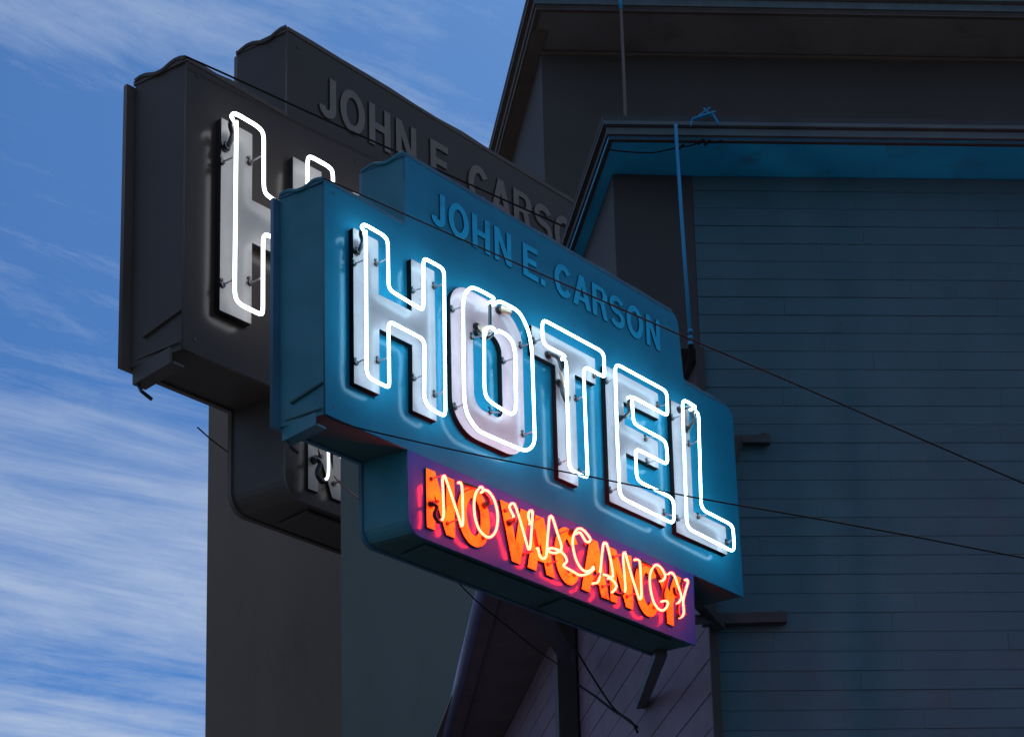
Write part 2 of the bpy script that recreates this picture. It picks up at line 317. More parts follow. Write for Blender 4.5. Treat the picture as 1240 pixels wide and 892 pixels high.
TUBES = {
 'H': [(440, 279), (437.4, 274.5), (441, 271.4), (464.2, 284.8), (469.6, 291.3), (470.4, 345.5), (473.2, 352), (510.6, 374.8), (512.8, 372), (512.6, 317), (514.5, 313.0), (533.9, 323.5), (537.7, 328.7), (539.4, 499), (537.5, 503.5), (520, 493.7), (513.5, 482.6), (514.3, 418), (512, 410.3), (473.2, 389.9), (470.5, 393.5), (471.4, 465.8), (470, 469), (447.4, 457.6), (443.8, 449), (442.9, 280)],
 'O': [(594.2, 365.8), (598, 362), (597.4, 360), (574.2, 348.0), (568, 349), (562, 357.4), (560.6, 371.6), (562, 481.6), (565, 501), (576.8, 519), (584.5, 524.2), (628.4, 543.0), (636.5, 545.5), (643.5, 542), (647.7, 534), (644.5, 430), (643.2, 416.8), (640, 400), (631, 380.6), (623.2, 373.5), (610.3, 367), (603.9, 364.5), (599.5, 367.5)],
 'o': [(600, 402), (598, 398), (593.5, 395.6), (588.4, 397.4), (586.2, 403), (586.5, 468.7), (588.4, 480.3), (596, 488), (618, 501.6), (623.2, 499.7), (624.8, 492), (623.9, 430), (623.2, 423.2), (620.6, 413), (613, 404.5), (603.9, 400.6)],
 'T': [(683.2, 433.2), (683.9, 430.4), (661.5, 419), (657.2, 411.9), (656.5, 391.5), (659.0, 387.6), (728, 424.8), (731.4, 430.6), (731.9, 454.6), (730.3, 455.8), (710, 444.6), (706.7, 448.7), (711.6, 575.5), (709.7, 577.8), (692.4, 569.6), (689.1, 562.6), (685.8, 439.7), (683.6, 435.4)],
 'E': [(763.2, 480.5), (768, 481.3), (806.8, 502.6), (808.4, 500), (807.7, 477), (804.0, 471.8), (747.6, 441.2), (744.9, 445), (747, 518.7), (750.3, 596), (754.2, 603.2), (813.5, 632.8), (816, 630), (815.9, 607.7), (812.0, 601.6), (775, 583.4), (771, 577), (769.5, 546.5), (772.0, 543.8), (806.4, 561.3), (808.4, 558.4), (807, 537.7), (803.2, 532.0), (769.7, 514.0), (766.8, 508.4), (765.4, 484.5)],
 'L': [(838.5, 494.8), (843.4, 493.0), (829, 484.2), (826.4, 487.4), (831.6, 633.5), (835.5, 640.6), (886.6, 667), (889.2, 663.2), (887.7, 639.0), (884.0, 634.0), (852.8, 618), (849, 611.6), (845.9, 502), (843.0, 497.7)],
}
SUPPORTS = {
 'H': [((428, 320), (440, 315.5)), ((455, 320), (467, 313.5)), ((499, 353), (511, 349)), ((525, 348), (536, 344)), ((430.5, 440), (442, 435)), ((457, 438), (469, 433)), ((500.5, 459), (512, 455)), ((526, 479), (538, 473))],
 'O': [((547, 376), (558, 372)), ((630, 420), (641, 416)), ((550.5, 494), (561, 490)), ((633, 527), (645, 522)), ((609, 438.5), (621, 434.5)), ((593, 499), (605, 500)), ((571, 409), (584, 407))],
 'T': [((646, 414.5), (655, 411)), ((697, 484), (707, 479)), ((676.5, 561), (688, 556.5)), ((701, 573), (709, 570)), ((719, 456), (730, 452))],
 'E': [((733.5, 463), (744, 459)), ((796, 492), (807, 490)), ((781, 532), (792, 529)), ((783, 560.5), (794, 557)), ((738.5, 595), (748, 591)), ((804, 622), (815, 625))],
 'L': [((813.5, 507), (825, 503)), ((834, 538.5), (846, 533)), ((845, 626), (857, 623)), ((820, 629), (831, 625)), ((879, 658), (888, 652))],
}
# black electrode housings on the letter faces, with the looped sleeve that runs to the end of the tube
HOUSINGS = {
 'H': [((431, 305), [(436.5, 300), (439, 292), (437, 284), (438, 278.5)])],
 'O': [((576, 396), None), ((603, 376), None), ((576.5, 403.5), [(581, 405), (586, 410), (592, 408), (598, 402)])],
 'T': [((662.5, 430), [(668, 429), (676, 434), (681, 448), (682.5, 436)]), ((676, 464), [(680, 470), (682, 478), (687, 487), (689, 480)])],
 'E': [((750, 506.5), [(757, 504), (762, 498), (761, 488), (764, 481.5)])],
 'L': [((822, 496), [(828, 494), (834, 493), (839, 495)]), ((831, 520), [(836, 515), (840, 508), (838.5, 500), (841, 497)])],
}
SMALL = [('N', .699, .911), ('O', .932, 1.184), ('V', 1.272, 1.512), ('A', 1.484, 1.712), ('C', 1.721, 1.94), ('A', 1.944, 2.190), ('N', 2.205, 2.412), ('C', 2.436, 2.665), ('Y', 2.640, 2.895)]
SMALL_TUBES = {
 0: [[(533.5, 630.2), (536.2, 627.5), (537.2, 620), (536.7, 600.3), (535.8, 580.4), (537.5, 576.2), (539.7, 579), (548, 603), (556.5, 629), (558.7, 636.4), (560.6, 632), (560.3, 612), (559.3, 588.5), (556.5, 583.6)]],
 1: [[(584.6, 595), (584.7, 590.8), (581.5, 589.6), (576.8, 595.5), (574.2, 606.8), (575, 624.5), (580.5, 641), (591.4, 650.2), (600.0, 643.3), (602.8, 625.6), (599.5, 607.8), (593, 596.2), (587.5, 593.2), (584.0, 595.4)]],
 2: [[(622.7, 625.5), (617.9, 616.6), (617.3, 611.8), (621, 609.2), (624.8, 614.2), (632, 637), (638.9, 661.8), (640.2, 664.6), (642.0, 662.4), (643.3, 648), (644.9, 622.3), (643.7, 618.0), (641, 619.2), (639.7, 624.7), (642.3, 633.5)]],
 3: [[(651.6, 663.2), (653.6, 672.4), (657.3, 676), (661.3, 673.2), (662.5, 660), (665.0, 629), (667.2, 624.8), (669.6, 627.8), (675, 645), (679.8, 660.3), (678.6, 666.4), (671.8, 669.2), (665.3, 667.6), (664.8, 664.2), (669.4, 663.5), (676.6, 666), (683.5, 671.6), (686.3, 678.9), (682.6, 683.7), (684.6, 686.4), (693, 691), (702, 695.9), (711.7, 694.3), (719.4, 688.6)]],
 4: [[(698.6, 645.4), (702.4, 644.6), (706.5, 650.6), (709.7, 655.3), (713.5, 655.6), (714.5, 651.5), (708.5, 643.4), (702.6, 639.5), (698, 641.4), (694.6, 648.2), (693.5, 658.7), (696.8, 674.8), (702.4, 686.1), (708, 691), (713.7, 690.6), (719, 686)]],
 5: [[(719, 705.8), (723.5, 704.6), (725.6, 700), (727.2, 690), (730.2, 661), (732.6, 657), (735.6, 661), (740, 680), (742.3, 695.5), (740.6, 698.6), (735, 696.4), (728.8, 694.6)], [(737.5, 699.6), (742.3, 702.3), (746.2, 708.2), (745.2, 712.5), (742.3, 716)]],
 6: [[(755.4, 717), (757.4, 713.6), (756.6, 700), (754.7, 674.7), (755.8, 668.9), (758, 672), (765, 697), (772.8, 721.3), (774.9, 724.8), (776.8, 721.3), (776.4, 705), (775, 682), (773.2, 678), (769.8, 677)]],
 7: [[(800.8, 702.7), (804, 701.4), (805.3, 696), (801, 687.6), (795, 683.6), (790.4, 687), (787.2, 696.3), (787.4, 710), (791.0, 726.5), (796.5, 736), (802.3, 738.6), (806.6, 735.6), (808.9, 730), (806.6, 727), (802.3, 727.5)]],
 8: [[(808.7, 695.4), (812.5, 693.0), (816.6, 696.5), (820.5, 707), (824.6, 719.5), (824.6, 724.6), (821.2, 730)], [(828, 702.8), (831.6, 701.4), (832.9, 704.8), (830.3, 714), (827.3, 727), (828.1, 740), (826.8, 745), (824, 746.9)]],
}
SLEEVES = [(0, [(523, 610), (526, 610), (529, 614), (526, 623), (530, 631), (533.5, 630.5)]), (0, [(556.5, 583), (563, 586), (571, 588.6), (578, 591.5)]), (1, [(584, 595.4), (588, 599.5), (592, 606), (590, 611), (586, 612)]),
           (2, [(622.7, 625.5), (622, 630), (617, 634)]), (3, [(646.5, 641), (649, 655), (651.6, 663)]), (5, [(742.3, 716), (747, 719), (752, 719.5), (755.4, 717)]), (5, [(719, 706), (724, 696), (729, 694.6)]),
           (6, [(769.8, 677), (777, 679.6), (784, 683), (789, 686)]), (7, [(793, 689), (797, 697), (800.8, 702.7)]), (8, [(808.7, 695.4), (806, 706), (803, 716), (802.3, 727.5)]), (8, [(821.2, 730.5), (820.4, 738), (821, 744), (824, 746.9)]), (8, [(828, 702.8), (825, 706), (824, 712)]), (8, [(816.5, 711), (817.5, 718), (821, 722)])]
SMALL_HOUSINGS = {0: (521.5, 610.5), 1: (586, 612), 2: (615.8, 633), 4: (690.5, 645), 8: (817.5, 717)}
NAME = [('J', .777, .885), ('O', .912, 1.074), ('H', 1.102, 1.245), ('N', 1.284, 1.424), ('E', 1.524, 1.652), ('.', 1.675, 1.712), ('C', 1.798, 1.956), ('A', 1.962, 2.126), ('R', 2.141, 2.282), ('S', 2.303, 2.446), ('O', 2.464, 2.626), ('N', 2.656, 2.792)]

def make_sign(M, mw, label):
    root = empty('hotel_sign'); root.matrix_world = mw
    tag(root, label, 'neon sign', 'neon hotel signs')
    # one outline for the whole front: header on top, main field, smaller panel hanging below
    out = P((0, 0)) + P((.577, 0)) + arc(.577 + .09, -.475 + .10, .09, .10, 180, 270, 6) + P((3.03, -.475), (3.04, 0), (3.562, -.004)) \
        + arc(3.545 - .10, 1.325 - .09, .10, .09, 0, 90, 6) + P((3.03, 1.345)) + arc(2.99 - .07, 1.79 - .10, .08, .10, 0, 90, 6) + P((.585, 1.785), (.583, 1.349), (-.003, 1.347))
    up_ = [p for p in out if p.y > -.02 and not (abs(p.x - .577) < .001 and p.y < .01) and not (abs(p.x - 3.04) < .001)]
    upl = P((0, 0), (.577, 0), (3.04, -.001)) + [p for p in up_ if not (abs(p.x) < .001 and abs(p.y) < .001)]
    plate('face_panel', [upl], -.014, 0.0, [M['face'], M['trim']], root)
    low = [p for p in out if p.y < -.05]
    plate('lower_face_panel', [P((.578, -.0006)) + low + P((3.039, -.0016))], -.014, 0.0, [M['low'], M['trim']], root)  # split from the face so it can carry the glow-tinted enamel
    # body of the cabinet, each face drawn by hand because the rear is set a little towards the street
    def body(name, loop, sk, n0, n1, m):
        bm = bmesh.new(); a = [bm.verts.new((p.x, p.y, n1)) for p in loop]; b = [bm.verts.new((p.x + sk, p.y, n0)) for p in loop]
        bm.faces.new(a); bm.faces.new(list(reversed(b)))
        for i in range(len(a)):
            f = bm.faces.new((a[i], b[i], b[(i + 1) % len(a)], a[(i + 1) % len(a)]))
            d = loop[(i + 1) % len(a)] - loop[i]
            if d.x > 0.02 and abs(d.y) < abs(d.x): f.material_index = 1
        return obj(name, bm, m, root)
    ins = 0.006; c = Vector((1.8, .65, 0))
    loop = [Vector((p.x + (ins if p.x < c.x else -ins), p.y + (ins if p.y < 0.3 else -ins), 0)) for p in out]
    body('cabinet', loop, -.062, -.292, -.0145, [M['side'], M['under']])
    back = P((-.105, -.004), (.51, -.004)) + arc(.51 + .09, -.475 + .10, .09, .10, 180, 270, 6) + P((2.97, -.475), (2.98, -.004), (3.49, -.004), (3.49, 1.34), (2.96, 1.34), (2.96, 1.775), (.53, 1.775), (.53, 1.335), (-.105, 1.325))
    plate('back_panel', [back], -.318, -.294, [M['trim'], M['trim']], root)
    # lip and side-panel trim
    bm = bmesh.new(); box(bm, (-.05, -.072, -.285), (-.036, .0, -.03)); box(bm, (-.036, -.072, -.285), (.02, -.062, -.018)); obj('drip_edge', bm, M['side'], root)
    bm = bmesh.new(); hexa(bm, [(-.052, .032, -.26), (-.010, .032, -.02), (-.004, .032, -.02), (-.046, .032, -.26), (-.052, .040, -.26), (-.010, .040, -.02), (-.004, .040, -.02), (-.046, .040, -.26)]); obj('access_panel_seam', bm, M['under'], root)
    bm = bmesh.new(); hexa(bm, [(-.056, .115, -.215), (-.008, .175, -.02), (.002, .175, -.02), (-.040, .115, -.215), (-.056, .128, -.215), (-.008, .185, -.02), (.002, .185, -.02), (-.040, .128, -.215)]); obj('access_panel_seam', bm, M['under'], root)
        # folded flashing along the top edges, dented and uneven
    def flash(name, x0, x1, y, skx, seed):
        rn = random.Random(seed); bm = bmesh.new(); n = 14; pr = None
        for i in range(n + 1):
            t = i / n; x = x0 + (x1 - x0) * t; dz = rn.uniform(-.004, .007)
            q = [bm.verts.new((x, y - .012, .004)), bm.verts.new((x, y + .006 + dz, .006)), bm.verts.new((x + skx, y + .010 + dz, -.30)), bm.verts.new((x + skx, y - .012, -.30))]
            if pr:
                for k in range(4): bm.faces.new((pr[k], pr[(k + 1) % 4], q[(k + 1) % 4], q[k]))
            else: bm.faces.new(q)
            pr = q
        bm.faces.new(list(reversed(pr))); obj(name, bm, M['trim'], root)
    flash('top_flashing', .585, 2.93, 1.787, -.06, 3); flash('top_flashing', -.005, .577, 1.348, -.06, 4); flash('top_flashing', 3.035, 3.45, 1.327, -.06, 5)
    # side rim, crimped like bent sheet metal
    for (x, y0, y1, k) in ((-.03, 1.34, 1.365, 0), (.56, 1.775, 1.80, 1)):
        bm = bmesh.new(); pts = [Vector((x + .025 - .055 * t, y0 + .012 + .012 * math.sin(t * 9 + k), -.01 - .28 * t)) for t in [i / 10 for i in range(11)]]
        tube(bm, pts, .012, 6); obj('rolled_rim', bm, M['side'], root)
    for x0, x1 in ((.75, 1.75), (1.85, 2.85)):
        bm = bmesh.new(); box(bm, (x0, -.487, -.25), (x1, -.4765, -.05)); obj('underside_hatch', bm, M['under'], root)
        h = root.children[-1]
    bm = bmesh.new(); tube(bm, [(-.03, -.07, -.27), (-.02, -.10, -.26), (.03, -.125, -.25)], .008, 6); obj('drain_hook', bm, M['black'], root)
    # rivets of the face
    for (x, y) in ((1.02, 1.30), (1.98, 1.30), (2.9, 1.30), (.06, 1.29), (.06, .06), (1.2, .07), (3.49, .06), (3.49, 1.15), (.65, 1.72), (2.9, 1.70)):
        bm = bmesh.new(); tube(bm, [(x, y, 0.0), (x, y, .004)], .007, 8); obj('screw', bm, M['side'], root)
    # large letters
    def support(pr, letter, z0):
        a = fp(pr[0][0], pr[0][1], z0); b = fp(pr[1][0], pr[1][1], TN - .010)
        bm = bmesh.new(); tube(bm, [(a.x, a.y, z0), (a.x, a.y, z0 + .014)], .013, 8)
        tube(bm, [Vector((a.x - .004, a.y + .024, z0)), Vector((a.x - .004, a.y + .024, z0 + .008))], .008, 6)
        d = Vector((b.x, b.y, b.z)) - Vector((a.x, a.y, z0)); pts = [Vector((a.x, a.y, z0 + .006)) + d * t for t in (0, .25, .3, .55, .6, .85, 1.0)]
        tube(bm, pts, .0052, 6, 1, taper=lambda t: 1.0 if int(t * 6) % 2 else .7)
        obj('tube_support', bm, [M['black'], M['glass']], letter)
    for ch in 'HOTEL':
        lt = plate('channel_letter', HOTEL[ch], 0.0005, HN, [M['pink' if ch == 'O' else 'letter'], M['edge']], root)
        for key in ([ch, 'o'] if ch == 'O' else [ch]):
            pts = [fp(x, y, TN) for x, y in TUBES[key]]
            pts = smooth_path(pts, .035 if key not in 'Oo' else .05, 5)
            # both ends turn back towards the letter
            pts = [pts[0] - Vector((0, 0, .022))] + pts + [pts[-1] - Vector((0, 0, .022))]
            bm = bmesh.new(); tube(bm, pts, .0086, 12); obj('neon_tube', bm, M['tube'], lt, True)
        for pr in SUPPORTS[ch]: support(pr, lt, HN)
        for pos, lead in HOUSINGS[ch]:
            a = fp(pos[0], pos[1], HN); bm = bmesh.new()
            tube(bm, [(a.x, a.y, HN), (a.x, a.y, HN + .012)], .023, 14); tube(bm, [(a.x, a.y, HN + .012), (a.x, a.y, HN + .024)], .015, 12)
            if lead:
                pp = [Vector((a.x, a.y, HN + .02))]
                for i, q in enumerate(lead): pp.append(fp(q[0], q[1], HN + .02 + (TN - HN - .03) * (i + 1) / len(lead)))
                tube(bm, catmull(pp, 4), .0120, 8)
            else:
                e = Vector((a.x + (.045 if pos[1] > 390 else .06), a.y + (-.055 if pos[1] > 390 else -.012), HN + .045))
                tube(bm, [Vector((a.x, a.y, HN + .02)), e], .012, 10, 1); tube(bm, [Vector((a.x + .004, a.y + .018, HN + .02)), e + Vector((.004, .016, 0))], .009, 10, 1)
            obj('electrode_housing', bm, [M['black'], M['tan']], lt, False)
        if ch == 'O':
            bm = bmesh.new(); tube(bm, [fp(593.5, 366, TN - .01), fp(593.5, 394, TN - .012)], .011, 8); obj('black_sleeve', bm, M['black'], lt)
        if ch == 'T':
            bm = bmesh.new(); tube(bm, [fp(678, 449, .07), fp(684, 470, .075)], .010, 8); obj('porcelain_sleeve', bm, M['tan'], lt)
    # the name along the header
    for ch, a, b in NAME:
        plate('name_letter', glyph(ch, a, b, 1.442, 1.654, .040), .0004, .008, [M['name'], M['edge']], root)
    # small letters with their script-like tubes
    letters = []
    for i, (ch, a, b) in enumerate(SMALL):
        letters.append(plate('small_letter', glyph(ch, a, b, -.412, -.068, .066 if ch not in 'OC' else .070), .0005 + .0008 * (i % 2), .014 + .002 * (i % 2), [M['small'], M['edge']], root))
    for i, paths in SMALL_TUBES.items():
        for p in paths:
            pts = catmull([fp(x, y, TN - .004) for x, y in p], 6)
            pts = [pts[0] - Vector((0, 0, .012))] + pts + [pts[-1] - Vector((0, 0, .012))]
            bm = bmesh.new(); tube(bm, pts, .0066, 10); obj('neon_tube', bm, M['redtube'], letters[i], True)
    for i, p in SLEEVES:
        n = len(p); bm = bmesh.new(); pp = catmull([fp(x, y, .085) for x, y in p], 4); tube(bm, pp, .0115, 8)
        obj('black_sleeve', bm, M['black'], letters[i])
    for i, (x, y) in SMALL_HOUSINGS.items():
        a = fp(x, y, .016); bm = bmesh.new(); tube(bm, [(a.x, a.y, .015), (a.x, a.y, .035)], .019, 12); tube(bm, [(a.x, a.y, .035), (a.x, a.y, .075)], .010, 8)
        obj('electrode_housing', bm, M['black'], letters[i])
    for i, (ch, a, b) in enumerate(SMALL):
        for yy, xx in ((-.125, a + .035), (-.345, b - .06)):
            bm = bmesh.new(); tube(bm, [(xx, yy, .015), (xx, yy, .022)], .012, 8); tube(bm, [(xx, yy, .02), (xx + .012, yy + .006, TN - .014)], .0045, 6, 1)
            obj('tube_support', bm, [M['black'], M['glass']], letters[i])
    return root

def mat4(u, v, n, o, s=(1, 1, 1)):
    m_ = Matrix((u * s[0], v * s[1], n * s[2])).transposed().to_4x4(); m_.translation = o; return m_
sign = make_sign(SIGN_BLUE, mat4(U, V, N, O), 'bright blue HOTEL sign, white neon letters over red NO VACANCY, foremost of the two')
YG = 0.71913434; UG = Vector((math.sin(YG), math.cos(YG), 0)); NG = Vector((math.cos(YG), -math.sin(YG), 0))
OG = at_depth(221.9, 421.7, 26.0); SG = (3.01968, 3.2682, 3.2832)
def copy_tree(o, parent=None):
    c_ = o.copy(); S.collection.objects.link(c_)
    if parent is not None: c_.parent = parent
    for ch in list(o.children): copy_tree(ch, c_)
    return c_
sign_g = copy_tree(sign); sign_g.matrix_world = mat4(UG, V, NG, OG, SG)
swap = {SIGN_BLUE[k]: SIGN_GREY[k] for k in SIGN_BLUE}
def recolour(o):
    if o.type == 'MESH':
        for s in o.material_slots:
            mm = s.material; s.link = 'OBJECT'; s.material = swap.get(mm, mm)
    for ch in o.children: recolour(ch)
recolour(sign_g)
tag(sign_g, 'charcoal hotel sign with plain white neon, larger one half hidden behind the blue sign', 'neon sign', 'neon hotel signs')

# ------------------------------------------------------------------ the wooden building the blue sign hangs from
PHI = R(4.4); E1 = Vector((math.cos(PHI), math.sin(PHI), 0)); N1 = Vector((math.sin(PHI), -math.cos(PHI), 0))
A2 = R(-12.66); E2 = Vector((math.sin(A2), math.cos(A2), 0)); N2 = Vector((-math.cos(A2), math.sin(A2), 0))
K = at_depth(866, 800, 13.4); K0 = Vector((K.x, K.y, 0))
ZS, ZJ = 9.967, 8.565                                    # eave soffit height, underside of the overhanging upper storey
Q = on_plane(742, 212, K, N1); Q0 = Vector((Q.x, Q.y, 0))
EZ = Vector((0, 0, 1))
def prism(bm, plan, z0, z1, mi=0):
    a = [bm.verts.new((p.x, p.y, z0)) for p in plan]; b = [bm.verts.new((p.x, p.y, z1)) for p in plan]
    bm.faces.new(list(reversed(a))).material_index = mi; bm.faces.new(b).material_index = mi
    for i in range(len(a)): bm.faces.new((a[i], a[(i + 1) % len(a)], b[(i + 1) % len(a)], b[i])).material_index = mi
bld = empty('wooden_building')
tag(bld, 'slate blue clapboard building with deep eave, to the right of the blue sign', 'building')
RIGHT, BACK, UPB = 9.0, 13.0, 4.0
# solid core set 2 cm behind the boards
bm = bmesh.new(); c0 = K0 - N1 * .02 - N2 * .02
prism(bm, [c0, c0 + E1 * RIGHT, c0 + E1 * RIGHT + E2 * BACK, c0 + E2 * BACK], 0, ZJ - .04); prism(bm, [c0, c0 + E1 * RIGHT, c0 + E1 * RIGHT + E2 * UPB, c0 + E2 * UPB], ZJ - .04, ZS - .002); obj('wall', bm, WOOD_BLUE2, bld)
def lap(bm, a, e, n, z, ln, h, t=.009, mi=0):            # one lapped board: thick lower edge, thin top edge
    b0, b1 = a + EZ * z, a + e * ln + EZ * z
    hexa(bm, [b0, b1, b1 + n * t, b0 + n * t, b0 + EZ * h, b1 + EZ * h, b1 + EZ * h + n * .002, b0 + EZ * h + n * .002], mi)
def boards(origin, e, n, length, z0, z1, pitch, cuts, mats, limit, name='board', root=None):
    """boards one by one near the picture, the far ones joined"""
    z = z0; rn = random.Random(int(length * 100)); rest = bmesh.new(); have = False
    while z < z1 - .02:
        h = min(pitch, z1 - z); s = 0.0; first = True
        while s < length - .01:
            ln = rn.uniform(*cuts) * (rn.uniform(.3, 1) if first else 1); first = False
            if length - s - ln < .5: ln = length - s
            ln = min(ln, length - s); t = .0065 + rn.uniform(-.002, .003)
            if s < limit[0] and z > limit[1]:
                bm = bmesh.new(); lap(bm, origin + e * (s + .002) + EZ * rn.uniform(-.0004, .0004), e, n, z, ln - .0018, h - .0012, t)
                obj(name, bm, rn.choice(mats), root)
            else:
                lap(rest, origin + e * (s + .002), e, n, z, ln - .0018, h - .0012, t); have = True
            s += ln
        z += pitch
    if have: tag(obj('lower_boards', rest, mats[0], root), kind='stuff')
    else: rest.free()
boards(K0 - N1 * .018, E1, N1, RIGHT, .3, ZS - .004, .1425, (1.1, 2.6), [WOOD_BLUE, WOOD_BLUE, WOOD_BLUE2], (3.0, 5.2), root=bld)
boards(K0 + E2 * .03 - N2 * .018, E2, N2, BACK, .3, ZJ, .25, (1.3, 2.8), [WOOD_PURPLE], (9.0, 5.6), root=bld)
bm = bmesh.new(); box(bm, (0, 0, 0), (.06, .05, 1)); bm.transform(mat4(E1, N1, EZ, K0 - N1 * .016 - E1 * .035 + EZ * .2, (1, 1, ZJ - .2))); obj('corner_board', bm, BROWN, bld)
# overhanging upper storey, darker, left of the pipe
bm = bmesh.new(); k1 = K0 + N1 * -.012 - E1 * .001
prism(bm, [Q0, k1, k1 + E2 * (UPB - .01), Q0 + E2 * (UPB - .01)], ZJ, ZS - .004); obj('upper_wall', bm, BROWN, bld)
for z in (ZJ + .02,):
    bm = bmesh.new(); bar(bm, Q0 + EZ * z + N1 * .008, k1 + EZ * z + N1 * .008, .02, .035); obj('belt_rail', bm, DARKTRIM, bld)
# underside of the overhang with its gutter
bm = bmesh.new(); j0 = K0 + N2 * .001 + E2 * 3.6; 
prism(bm, [j0, j0 + E2 * 9.5, j0 + E2 * 9.5 + N2 * .74, j0 + N2 * .80], ZJ - .03, ZJ - .002); obj('overhang_soffit', bm, JETTY, bld)
bm = bmesh.new()
ga, gb = on_plane(588, 700, Vector((0, 0, ZJ)), EZ), on_plane(540, 892, Vector((0, 0, ZJ)), EZ)
d_ = (gb - ga).normalized(); ga -= d_ * .9; gb += d_ * 2.0
tube(bm, [ga, gb], .062, 12); obj('gutter', bm, GUTTER, bld, True)
bm = bmesh.new(); s_ = N2 * -.10; bar(bm, ga + s_, gb + s_, .13, .10); obj('gutter_board', bm, JETTY, bld)
# eave: soffit sheet, moulded fascia in steps, roof edge
d1 = .415
FC = Q0 + N1 * d1 + N2 * .11; FC = on_plane(737, 170, K + N1 * d1, N1); FC = Vector((FC.x, FC.y, 0))
def eave(name, fc, inner, e1, e2, n1, n2, zs, ln, bk, m_s, m_f, m_d, root, sc=1.0):
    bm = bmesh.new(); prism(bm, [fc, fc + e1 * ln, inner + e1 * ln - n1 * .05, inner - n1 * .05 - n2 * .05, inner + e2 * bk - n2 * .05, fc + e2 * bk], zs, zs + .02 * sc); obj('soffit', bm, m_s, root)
    # three steps of moulding along both edges
    for i, (o0, z0, z1, mm) in enumerate(((.0, -.006, .030, m_d), (.014, .030, .084, m_f), (.026, .084, .092, m_d), (.040, .092, .122, m_f))):
        o0 *= sc; z0 = zs + z0 * sc; z1 = zs + z1 * sc - .001; c_ = fc + (n1 * o0 - e1 * o0)
        bm = bmesh.new(); prism(bm, [c_ - n1 * .03 * sc, c_ + e1 * ln - n1 * .03 * sc, c_ + e1 * ln, c_], z0, z1); obj('fascia_moulding', bm, mm, root)
        bm = bmesh.new(); prism(bm, [c_ - n1 * .031 * sc - e1 * 0, c_ - n1 * .031 * sc + e1 * .03 * sc, c_ + e2 * bk + e1 * .03 * sc, c_ + e2 * bk], z0, z1); obj('barge_moulding', bm, m_d, root)
    bm = bmesh.new(); prism(bm, [fc + n1 * .04 * sc - e1 * .04 * sc, fc + e1 * ln + n1 * .04 * sc, fc + e1 * ln + e2 * bk, fc + e2 * bk - e1 * .04 * sc], zs + .1225 * sc, zs + .16 * sc); obj('roof', bm, ROOF, root)
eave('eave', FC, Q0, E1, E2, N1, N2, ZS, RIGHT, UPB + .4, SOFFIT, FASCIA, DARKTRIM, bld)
# square downpipe on the side wall
bm = bmesh.new(); pp = on_plane(684, 800, K + N2 * .10, N2); box(bm, (-.085, -.09, 4.0), (.085, .09, ZJ - .03)); bm.transform(mat4(E2, N2, EZ, Vector((pp.x, pp.y, 0)))); obj('downpipe', bm, DARKTRIM, bld)
# service pipe coming down over the eave, ending in a rubber hose that enters the sign
pl = K + N1 * (d1 + .09)
pipe = empty('service_pipe', on_plane(836, 415, pl, N1)); tag(pipe, 'thin bright blue pipe hanging over the eave with a black hose at its foot', 'pipe', 'service pipes')
base = pipe.location.copy()
bm = bmesh.new(); tube(bm, [p - base for p in (on_plane(818, 151, pl, N1), on_plane(827, 285, pl, N1), on_plane(835.5, 402, pl, N1))], .0135, 10); obj('pipe', bm, PIPE_B, pipe, True)
for yy in (401, 409, 416):
    bm = bmesh.new(); c_ = on_plane(836, yy, pl, N1) - base; tube(bm, [c_ + EZ * .011, c_ - EZ * .011], .019, 10); obj('coupling', bm, PIPE_B, pipe, True)
bm = bmesh.new(); tube(bm, catmull([on_plane(x, y, pl, N1) - base for x, y in ((836.5, 418), (837, 430), (835, 443), (831, 455), (824, 468))], 5), .021, 10); obj('hose', bm, cable_m, pipe, True)
# little bent bracket on the roof edge
bm = bmesh.new(); r0 = on_plane(850, 146, pl, N1)
bar(bm, on_plane(838, 145, pl, N1), on_plane(866, 136, pl, N1), .03, .010); bar(bm, on_plane(838, 145, pl, N1), on_plane(836, 153, pl, N1), .02, .01); bar(bm, on_plane(862, 137, pl, N1), on_plane(870, 150, pl, N1), .02, .01); bar(bm, on_plane(845, 141, pl, N1), on_plane(860, 130, pl, N1), .012, .006); bar(bm, on_plane(852, 131, pl, N1), on_plane(862, 140, pl, N1), .012, .006)
tag(obj('roof_bracket', bm, PIPE_B), 'small bent blue bracket sticking up from the roof edge beside the pipe', 'bracket')
bm = bmesh.new(); tube(bm, catmull([on_plane(x, y, pl - N1 * .02, N1) for x, y in ((734, 181), (760, 184), (790, 185), (815, 180), (838, 176), (850, 171), (862, 173), (874, 170))], 5), .005, 6)
for cx_, cy_ in ((824, 178), (848, 172), (856, 173)):
    tube(bm, [on_plane(cx_ - 3, cy_ + 3, pl, N1), on_plane(cx_ + 4, cy_ - 3, pl, N1)], .009, 6)
tag(obj('eave_wire', bm, cable_m), 'black knotted wire sagging along the blue soffit beneath the roof edge', 'wire')

